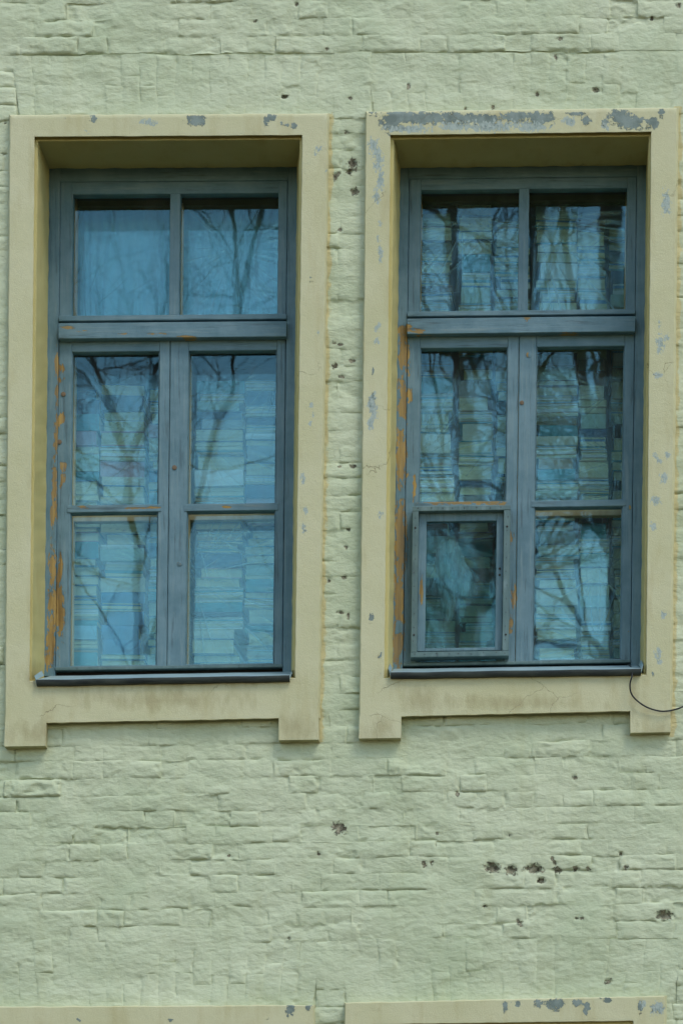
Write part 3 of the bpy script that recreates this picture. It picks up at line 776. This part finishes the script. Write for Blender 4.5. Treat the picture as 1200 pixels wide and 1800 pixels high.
for i in range(10):
    nail(*wr(732 + random.uniform(-1.5, 1.5), 908 + i * 24), .0018); nail(*wr(893.5 + random.uniform(-1.5, 1.5), 908 + i * 24), .0018)
for i in range(9): nail(*wr(733 + i * 20 + random.uniform(-4, 4), 1146.5 + random.uniform(-1, 2)), .002)
for (u, v) in ((732.5, 925), (893.5, 925), (732.5, 1113), (893.5, 1115)): nail(*wr(u, v), .0042)
for (u, v) in ((881.5, 999), (881.5, 1010)):
    c = W(*wr(u, v), .249); o = obj('nail', nl, vo); o.location = c; o.scale = (.0048,) * 3

# sheet-metal sills
def sill(root, pts, name='sill'):
    """pts: front-lip pixel ends (left,right)"""
    (xa, ya), (xb, yb) = pts; f = -0.072
    A_, B_ = np.array(W(xa, ya, f)), np.array(W(xb, yb, f)); n = 40
    lip = [(f - .0005, 0.0012), (f - .0005, -0.006), (f + .006, -0.018), (f + .010, -0.0215), (f + .030, -0.0225)]
    prof = [(0.285, 0.1075), (0.25, 0.0985), (f + .006, 0.0025), (f, 0.0), (f + .001, -0.003)]
    P = []
    for i in range(n + 1):
        t = i / n; p = A_ + (B_ - A_) * t
        w = 0.0016 * float(perlin(t * 7, 0.3, 5)) * 2
        inset_ = 0.0
        P.append([(p[0] + inset_, d, p[2] + z + (w if k >= 2 else w * .4)) for k, (d, z) in enumerate(prof)])
    mb = MB(); mb.grid(np.array(P), flip=False)
    o = mb.build(name, M_SILL, root, smooth=True, angle=0.5)
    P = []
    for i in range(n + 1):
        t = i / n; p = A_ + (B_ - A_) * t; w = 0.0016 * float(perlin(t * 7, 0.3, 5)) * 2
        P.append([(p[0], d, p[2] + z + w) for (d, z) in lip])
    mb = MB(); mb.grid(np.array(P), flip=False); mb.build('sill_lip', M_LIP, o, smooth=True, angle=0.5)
    for (p, sg) in ((A_, -1), (B_, 1)):     # turned-up ends
        q = MB(); x0 = p[0]; x1 = p[0] + sg * 0.010
        v = [(x0, f + .002, p[2] + .001), (x1, f + .012, p[2] + .022), (x1, .10, p[2] + .085), (x0, .10, p[2] + .062), (x0, f + .002, p[2] - .018), (x1 - sg * .006, f + .012, p[2] - .004)]
        q.add(v, [(0, 1, 2, 3), (0, 4, 5, 1)]); q.build('sill_end', M_SILL, o)
    return o
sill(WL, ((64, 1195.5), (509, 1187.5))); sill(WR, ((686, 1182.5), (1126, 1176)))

# ------------------------------------------------------------------ room behind
mb = MB()
x0, x1, ya, yb, z0, z1 = -4, 4, 0.625, 4.2, 2.9, 7.6
mb.add([(x, y_, z) for x in (x0, x1) for y_ in (ya, yb) for z in (z0, z1)], [(0, 1, 3, 2), (4, 6, 7, 5), (0, 2, 6, 4), (1, 5, 7, 3), (2, 3, 7, 6)])
tag(mb.build('room', M_PLASTER), kind='structure')

# ------------------------------------------------------------------ curtain, plastic film
def film(wf, u0, v0, u1, v1, d, pins, label, seed, amp=1.0, group='plastic films behind the panes'):
    cell = 1.7
    nu, nv = int((u1 - u0) / cell), int((v1 - v0) / cell)
    U, V_ = np.meshgrid(np.linspace(u0, u1, nu), np.linspace(v0, v1, nv))
    px, py = wf(U, V_)
    h = 0.004 * fbm(U / 70, V_ / 70, 2, seed) + 0.0012 * fbm(U / 14, V_ / 26, 2, seed + 3)
    cre = np.zeros(U.shape)
    for i, (pu, pv, n, R, a) in enumerate(pins):
        dx, dy = U - pu, V_ - pv; r = np.hypot(dx, dy) + 1e-3; th = np.arctan2(dy, dx)
        ph = th * n + 2.2 * perlin(th * 3.0, r / 160, seed + i * 7) + 1.5 * perlin(th * 11.0, r / 60, seed + i * 5)
        w = np.sin(ph); sel = np.clip(0.25 + 1.8 * perlin(th * 7 + i * 3.3, r / 90 + i, seed + 17), 0, 1)
        g_ = np.exp(-r / R) * np.clip(r / 18, 0, 1)
        h += a * amp * 0.0018 * w * g_ * sel
        cre = np.maximum(cre, np.clip((w - 0.55) / 0.45, 0, 1) * np.clip(1.7 * np.exp(-r / (R * 1.0)), 0, 1) * sel * a)
    X = XC + (px - VPX) / S * (D + d) / D; Z = CZ + (VPY - py) / S * (D + d) / D
    mb = MB(); mb.grid(np.stack([X, d - h, Z], -1), flip=True, crease=cre)
    o = mb.build('plastic_film', M_FILM, smooth=True)
    return tag(o, label, 'plastic film', group)
FD = 0.465
film(wl, 128, 352, 302, 560, FD, [(300, 360, 46, 60, .7), (140, 560, 60, 120, .6), (300, 560, 40, 50, .6)], 'smooth plastic film behind the upper left pane, left window', 2, .7)
film(wl, 318, 352, 494, 560, FD, [(405, 440, 44, 120, 1.), (490, 560, 50, 90, 1.), (330, 545, 40, 70, .8)], 'crinkled plastic film behind the upper right pane, left window', 7, 1.4)
film(wl, 130, 616, 290, 898, FD, [(250, 760, 40, 70, 1.1), (175, 860, 50, 100, .8), (170, 690, 40, 60, .7)], 'creased plastic film behind the left casement above its bar, left window', 12)
film(wl, 336, 616, 494, 898, FD, [(345, 760, 44, 150, 1.2), (490, 650, 46, 110, 1.1), (470, 890, 40, 80, .8)], 'plastic film with fanning creases behind the right casement above its bar, left window', 18, 1.2)
film(wl, 130, 914, 290, 1180, FD, [(180, 925, 46, 80, .8), (285, 1000, 50, 90, 1.), (200, 1175, 50, 90, .8)], 'wrinkled plastic film in the lower left light, left window', 23)
film(wl, 336, 914, 494, 1180, FD, [(338, 1015, 52, 190, 1.5), (338, 915, 36, 110, 1.1), (490, 960, 40, 80, .7)], 'plastic film with long diagonal creases in the lower right light, left window', 29, 1.3)
film(wr, 739, 345, 914, 553, FD, [(808, 400, 54, 150, 1.4), (866, 400, 54, 120, 1.4)], 'plastic film with two fans of creases behind the upper left pane, right window', 33, 1.4)
film(wr, 930, 345, 1104, 553, FD, [(935, 385, 60, 260, 1.5), (1078, 400, 44, 90, 1.1)], 'plastic film with raking diagonal creases behind the upper right pane, right window', 39, 1.4)
film(wr, 742, 608, 900, 892, FD, [(745, 800, 46, 110, 1.2), (800, 860, 40, 80, 1.0), (790, 705, 40, 40, .8)], 'plastic film behind the left casement above the vent box, right window', 44, 1.1)
film(wr, 946, 608, 1104, 892, FD, [(1075, 690, 40, 60, 1.1), (1085, 815, 44, 70, 1.3), (1100, 870, 40, 60, 1.2)], 'plastic film behind the right casement above its bar, right window', 48, 1.2)
film(wr, 946, 906, 1104, 1172, FD, [(1060, 945, 40, 80, 1.2), (1060, 1010, 36, 70, 1.2), (1050, 1140, 40, 90, 1.4)], 'plastic film with bright short creases in the lower right light, right window', 53, 1.3)
film(wr, 752, 925, 885, 1165, FD, [(790, 955, 40, 90, 1.5), (770, 950, 30, 60, 1.3)], 'torn hanging plastic film seen through the vent pane, right window', 58, 1.6)
def milky(outline, d, label):
    """a hanging scrap of milky film: the outline filled by rows, bulging towards the glass"""
    ys = np.linspace(min(p[0] for p in outline), max(p[0] for p in outline), 60); P = []
    for y_ in ys:
        l = np.interp(y_, [p[0] for p in outline], [p[1] for p in outline]); r_ = np.interp(y_, [p[0] for p in outline], [p[2] for p in outline])
        l += 2.0 * float(perlin(y_ / 5., 1.3, 3)); r_ += 2.0 * float(perlin(y_ / 5., 7.3, 5))
        row_ = []
        for t in np.linspace(0, 1, 40):
            x_ = l + (r_ - l) * t
            dd = d - 0.03 * math.sin(math.pi * t) - .004 * float(perlin(x_ / 4., y_ / 30., 9)) * 2 - .006 * float(perlin(x_ / 14., y_ / 22., 19))
            row_.append(W(x_, y_, dd))
        P.append(row_)
    mb = MB(); mb.grid(np.array(P), flip=True); o = mb.build('plastic_scrap', M_MILK, smooth=True)
    return tag(o, label, 'plastic scrap')
milky([(948, 778, 800), (962, 768, 808), (985, 764, 816), (1010, 766, 829), (1030, 772, 836), (1045, 774, 839), (1052, 774, 812), (1075, 773, 800), (1092, 780, 794)], 0.458, 'pale milky plastic scrap hanging behind the vent pane, right window')
# pale curtain behind the left window's upper light
n, m = 30, 240
s, t = np.meshgrid(np.linspace(0, 1, m), np.linspace(0, 1, n))
px = 118 + s * (512 - 118); py = 338 + t * (600 - 338)
X = XC + (px - VPX) / S * 1.0515; Z = CZ + (VPY - py) / S * 1.0515
Y = 0.515 + 0.006 * np.sin(s * 150 + 3 * perlin(s * 9, t * 0.6, 3) * 4) * (0.3 + np.clip(0.7 + perlin(s * 5, t, 6), 0, 1)) + 0.006 * perlin(s * 14, t * 2, 8)
mb = MB(); mb.grid(np.stack([X, Y, Z], -1), flip=True)
tag(mb.build('curtain', M_CURTAIN, smooth=True), 'pale blue curtain hanging behind the upper panes of the left window', 'curtain')

# ------------------------------------------------------------------ stacks of books
PAGE = mat_simple('book_pages', (0.644, 0.632, 0.404), (0.520, 0.500, 0.307), 40, 0.9, 0.5, 400, (0.04, 0.2, 1.6), bd=0.003)
PAGE_COLS = {'cream': PAGE, 'grey': mat_simple('book_pages_grey', (0.436, 0.469, 0.355), (0.343, 0.371, 0.280), 40, 0.9, 0.5, 400, (0.04, .2, 1.6), bd=0.003)}
COVERS = {'blue': (0.048, 0.204, 0.388), 'pale blue': (0.273, 0.491, 0.603), 'dark blue': (0.024, 0.086, 0.172), 'teal': (0.040, 0.266, 0.302), 'olive': (0.186, 0.174, 0.075),
 'brown': (0.136, 0.076, 0.039), 'tan': (0.371, 0.286, 0.150), 'cream': (0.605, 0.592, 0.452), 'white': (0.722, 0.755, 0.733), 'grey': (0.293, 0.326, 0.324), 'pink': (0.507, 0.307, 0.355), 'charcoal': (0.035, 0.041, 0.044), 'yellow': (0.487, 0.347, 0.065), 'pale green': (0.409, 0.530, 0.431)}
CM = {k: mat_simple('cover_' + k.replace(' ', '_'), v, tuple(c * .85 for c in v), 25, 0.55, 0.2, 120, (.2, 1, 1), spec=0.35) for k, v in COVERS.items()}
def unit_book(spine_front):
    """unit book lying flat: x -.5...5, y 0..1 (front y=0), z 0..1"""
    c = MB(); b = 0.07
    c.box(-.5, .5, 0, 1, 0, b); c.box(-.5, .5, 0, 1, 1 - b, 1)
    if spine_front:
        n = 5; pr = [(0.0 - 0.02 * math.sin(math.pi * i / n), b + (1 - 2 * b) * i / n) for i in range(n + 1)]
        v = [(-.5, p[0], p[1]) for p in pr] + [(.5, p[0], p[1]) for p in pr]
        c.add(v, [(i, i + n + 1, i + n + 2, i + 1) for i in range(n)])
    else: c.box(-.5, .5, .98, 1, b, 1 - b)
    p = MB(); p.box(-.49, .49, 0.03, .97, b, 1 - b)
    return c.mesh('book'), p.mesh('pages')
UB = {True: unit_book(True), False: unit_book(False)}
BUNDLE_MATS = [PAGE, PAGE_COLS['grey'], CM['white'], CM['pale blue'], CM['teal'], CM['tan'], CM['blue']]
def unit_bundle(seed):
    """a pile of thin magazines tied together: uneven layers of different paper"""
    rr = random.Random(seed); z = 0.0; c = MB(); idx = []
    while z < 0.999:
        t = min(rr.choice((.07, .10, .14, .2)), 1 - z); t = 1 - z if 1 - z - t < .05 else t
        o_ = rr.uniform(-.02, .02); c.box(-.5 + o_, .5 + o_ * .6, rr.uniform(0, .03), 1, z + .006, z + t - .006)
        idx += [rr.choice((0, 0, 0, 1, 2, 2, 3, 4, 5, 6))] * 6; z += t
    me = c.mesh('paper_bundle')
    for m_ in BUNDLE_MATS: me.materials.append(m_)
    me.polygons.foreach_set('material_index', idx); return me
UPS = [unit_bundle(k) for k in range(8)]
for me in (UB[True][0], UB[False][0], UB[True][1], UB[False][1]): me.materials.append(PAGE)
ORD = ['bottom', 'second', 'third', 'fourth', 'fifth', 'sixth', 'seventh', 'eighth', 'ninth', 'tenth', 'eleventh', 'twelfth', 'thirteenth', 'fourteenth', 'fifteenth', 'sixteenth', 'seventeenth', 'eighteenth', 'nineteenth', 'twentieth']
def ordn(i, n):
    k = n - 1 - i
    if i < n / 2: return 'lowest' if i == 0 else (ORD[i] + ' from bottom' if i < len(ORD) else str(i + 1) + 'th from bottom')
    return 'topmost' if k == 0 else (ORD[k] + ' from top' if k < len(ORD) else str(k + 1) + 'th from top')
def stack(x0, x1, ytop, ybot, d, stack_name, palette, seed, tmin=13, tmax=30):
    r = random.Random(seed)
    kd = (D + d) / D / S
    zb = CZ + (VPY - ybot) * kd; zt = CZ + (VPY - ytop) * kd
    items = []; z = zb
    while z < zt:
        t = r.uniform(tmin, tmax) * kd
        if r.random() < 0.25: t *= 0.6
        items.append((z, t)); z += t
    lean = r.uniform(-.012, .012)
    for i, (z, t) in enumerate(items):
        cx = XC + ((x0 + x1) / 2 - VPX) * kd; w = (x1 - x0) * kd - 0.006
        col = r.choice(palette); spine = r.random() < 0.5
        ww = w * r.choice((r.uniform(.80, .93), r.uniform(0.93, 1.0))); dep = r.uniform(.15, .19)
        loc = (cx + r.uniform(-.5, .5) * (w - ww) + r.uniform(-.002, .002) + lean * (z - zb), d + r.uniform(0, .022), z)
        rz = r.uniform(-.07, .07)
        thick = 'thick' if t > 0.055 else ('thin' if t < 0.036 else 'medium')
        pos = ordn(i, len(items)) + ' in ' + stack_name
        if col in ('paper', 'greypaper'):
            o = obj('paper_bundle', r.choice(UPS))
            tag(o, f"bundle of mixed magazines, {pos}", 'paper bundle', 'stacked books and papers')
        else:
            o = obj('book', UB[spine][0]); o.material_slots[0].link = 'OBJECT'; o.material_slots[0].material = CM[col]
            pg = bpy.data.objects.new('pages', UB[spine][1]); COL.objects.link(pg); pg.parent = o
            tag(o, f"{thick} {col} book, {pos}", 'book', 'stacked books and papers')
        o.location = loc; o.rotation_euler = (r.uniform(-.006, .006), r.uniform(-.006, .006), rz); o.scale = (ww, dep, t * 0.985)
BLUEISH = ['pale blue', 'blue', 'white', 'cream', 'paper', 'paper', 'dark blue', 'greypaper', 'pale green', 'blue', 'teal', 'grey', 'pink', 'blue', 'charcoal', 'dark blue', 'teal']
OLIVE = ['cream', 'paper', 'paper', 'greypaper', 'olive', 'brown', 'tan', 'dark blue', 'grey', 'pale green', 'teal', 'paper', 'greypaper', 'charcoal']
LB = 1186
BD = 0.50
stack(120, 173, 690, LB, BD, 'leftmost stack, left window', BLUEISH, 1)
stack(175, 256, 683, LB, BD + .01, 'second stack, left window', BLUEISH, 2)
stack(258, 334, 700, LB, BD + .02, 'middle stack, left window', BLUEISH, 3)
stack(337, 426, 676, LB, BD, 'fourth stack, left window', BLUEISH, 4)
stack(428, 506, 668, LB, BD + .01, 'rightmost stack, left window', BLUEISH, 5)
RB = 1180
stack(733, 802, 395, RB, BD, 'first stack, right window', OLIVE, 6, 15, 34)
stack(805, 868, 370, RB, BD + .01, 'second stack, right window', OLIVE, 7, 15, 34)
stack(871, 936, 385, RB, BD + .02, 'third stack, right window', OLIVE, 8, 15, 34)
stack(939, 1016, 380, RB, BD, 'fourth stack, right window', OLIVE + ['white', 'paper', 'paper'], 9, 15, 34)
stack(1019, 1074, 385, RB, BD + .01, 'fifth stack, right window', OLIVE + ['paper', 'tan'], 10, 15, 34)
stack(1077, 1118, 420, RB, BD + .07, 'last stack, right window', OLIVE, 12, 15, 34)

# ------------------------------------------------------------------ cable
def tube(mb, pts, radii, n=8, caps=True):
    pts = [Vector(p) for p in pts]; v = []; f = []
    up = Vector((0.3, 0.5, 0.8)).normalized()
    for i, p in enumerate(pts):
        t = (pts[min(i + 1, len(pts) - 1)] - pts[max(i - 1, 0)]).normalized()
        a = t.cross(up); a = a.normalized() if a.length > 1e-4 else t.orthogonal().normalized(); b = t.cross(a)
        for k in range(n):
            an = 2 * math.pi * k / n; v.append(p + (a * math.cos(an) + b * math.sin(an)) * radii[i])
    for i in range(len(pts) - 1):
        for k in range(n):
            j = (k + 1) % n; f.append((i * n + k, i * n + j, (i + 1) * n + j, (i + 1) * n + k))
    if caps: f.append(tuple(range(n))); f.append(tuple(range((len(pts) - 1) * n, len(pts) * n))[::-1])
    mb.add([tuple(q) for q in v], f)
def spline(P, k=8):
    P = [Vector(p) for p in P]; out = []
    for i in range(len(P) - 1):
        p0, p1, p2, p3 = P[max(i - 1, 0)], P[i], P[i + 1], P[min(i + 2, len(P) - 1)]
        for j in range(k):
            t = j / k
            out.append(0.5 * (2 * p1 + (p2 - p0) * t + (2 * p0 - 5 * p1 + 4 * p2 - p3) * t * t + (3 * p1 - p0 - 3 * p2 + p3) * t ** 3))
    out.append(P[-1]); return out
cp = [W(1096, 1172, .295), W(1103, 1168, .262), W(1107.5, 1172, .14), W(1110, 1180, -.03), W(1110, 1188, -.088), W(1106.5, 1202, -.088), W(1108, 1217, -.075), W(1116, 1229, -.068), W(1132, 1241, -.064), W(1150, 1248, -.062), W(1170, 1250, -.06), W(1200, 1242, -.055), W(1250, 1215, -.04), W(1330, 1150, -.02), W(1420, 1060, -.012)]
cp = spline(cp)
mb = MB(); tube(mb, cp, [0.0036] * len(cp), 10)
tag(mb.build('cable', M_CABLE, smooth=True), "thin black cable looping from the right window's sill corner", 'cable')

# ------------------------------------------------------------------ bare trees across the yard (seen in the panes)
def tree(base, leaders, seed, label):
    r = random.Random(seed); root = empty('bare_tree', base, label, 'tree', 'bare trees across the yard')
    tm, bm = MB(), MB()
    def twig(p, d, rad, length, depth):
        n = 6 if depth < 2 else 4
        pts = [p]; q = p; dd = d.normalized()
        for i in range(n):
            dd = (dd + Vector((r.gauss(0, .20), r.gauss(0, .20), r.gauss(0, .14) + 0.03))).normalized()
            q = q + dd * length / n; pts.append(q)
        rr = [rad * (1 - .72 * i / n) for i in range(n + 1)]
        tube(bm, pts, rr, 6 if rad > .02 else 4, False)
        if depth >= 4 or rad < .006: return
        for i in range(1, n + 1):
            for _ in range(1 if r.random() < .75 else 2):
                ax = Vector((r.gauss(0, 1), r.gauss(0, 1), r.gauss(0, 1) + .3)).normalized()
                nd = ((pts[i] - pts[i - 1]).normalized() * .75 + ax * .75).normalized()
                twig(pts[i], nd, rr[i] * r.uniform(.5, .72), length * r.uniform(.45, .7), depth + 1)
    for (pts, r0, r1, nb) in leaders:
        P = spline([Vector(base) + Vector(p) for p in pts], 6); n = len(P)
        P = [p + Vector((r.gauss(0, .025), r.gauss(0, .025), 0)) for p in P]
        R = [r0 + (r1 - r0) * i / (n - 1) for i in range(n)]
        tube(tm, P, R, 12, True)
        for _ in range(nb):
            i = r.randint(int(n * .35), n - 1)
            t = (P[min(i + 1, n - 1)] - P[i - 1]).normalized()
            ax = Vector((r.gauss(0, 1), r.gauss(0, .8), r.gauss(0, .5) + .4)).normalized()
            twig(P[i], (t * .5 + ax).normalized(), min(R[i] * r.uniform(.28, .5), .045), r.uniform(1.2, 2.8), 1)
    tm.build('trunk', M_BARK, root, smooth=True); bm.build('branches', M_BARK, root, smooth=True)
tree((-3.3, -15, 0), [([(0, 0, -.2), (.05, 0, 4), (-.1, 0, 8), (-.2, 0, 10.6)], .045, .036, 18),
                     ([(-.2, 0, 10.5), (-.55, .2, 11.6), (-1.0, .3, 12.4)], .036, .014, 9),
                     ([(-.2, 0, 10.5), (.15, -.2, 11.6), (.25, 0, 12.8)], .036, .014, 8),
                     ([(.0, 0, 8.3), (.7, .1, 10.3), (1.05, 0, 12.3), (.75, 0, 15)], .04, .02, 14),
                     ([(1.0, 0, 12.0), (1.35, .2, 13.2), (2.1, .2, 15)], .04, .018, 8)], 21, 'bare tree reflected in the panes of the left window')
tree((.15, -15.4, 0), [([(0, 0, -.2), (.1, 0, 4), (.2, 0, 8), (.35, 0, 9.6)], .15, .12, 12),
                      ([(.35, 0, 9.5), (.15, .1, 11), (.0, .2, 13.2), (.1, 0, 15.5)], .12, .05, 10),
                      ([(.35, 0, 9.5), (.75, .1, 11), (.95, .1, 13.5), (1.2, 0, 16)], .12, .05, 10),
                      ([(.2, 0, 8.2), (-.5, .1, 9.8), (-.75, 0, 12), (-.7, 0, 14.5)], .11, .03, 9)], 34, 'bare forked tree reflected in the left half of the right window')
tree((2.05, -14.2, 0), [([(0, 0, -.2), (.05, 0, 4), (-.05, 0, 8), (-.15, .05, 12), (-.25, 0, 16)], .20, .11, 20),
                       ([(-.05, 0, 8.6), (-.35, .1, 10.2), (-.6, 0, 12.2), (-.75, 0, 15)], .09, .03, 9)], 45, 'bare tree reflected at the right edge of the right window')
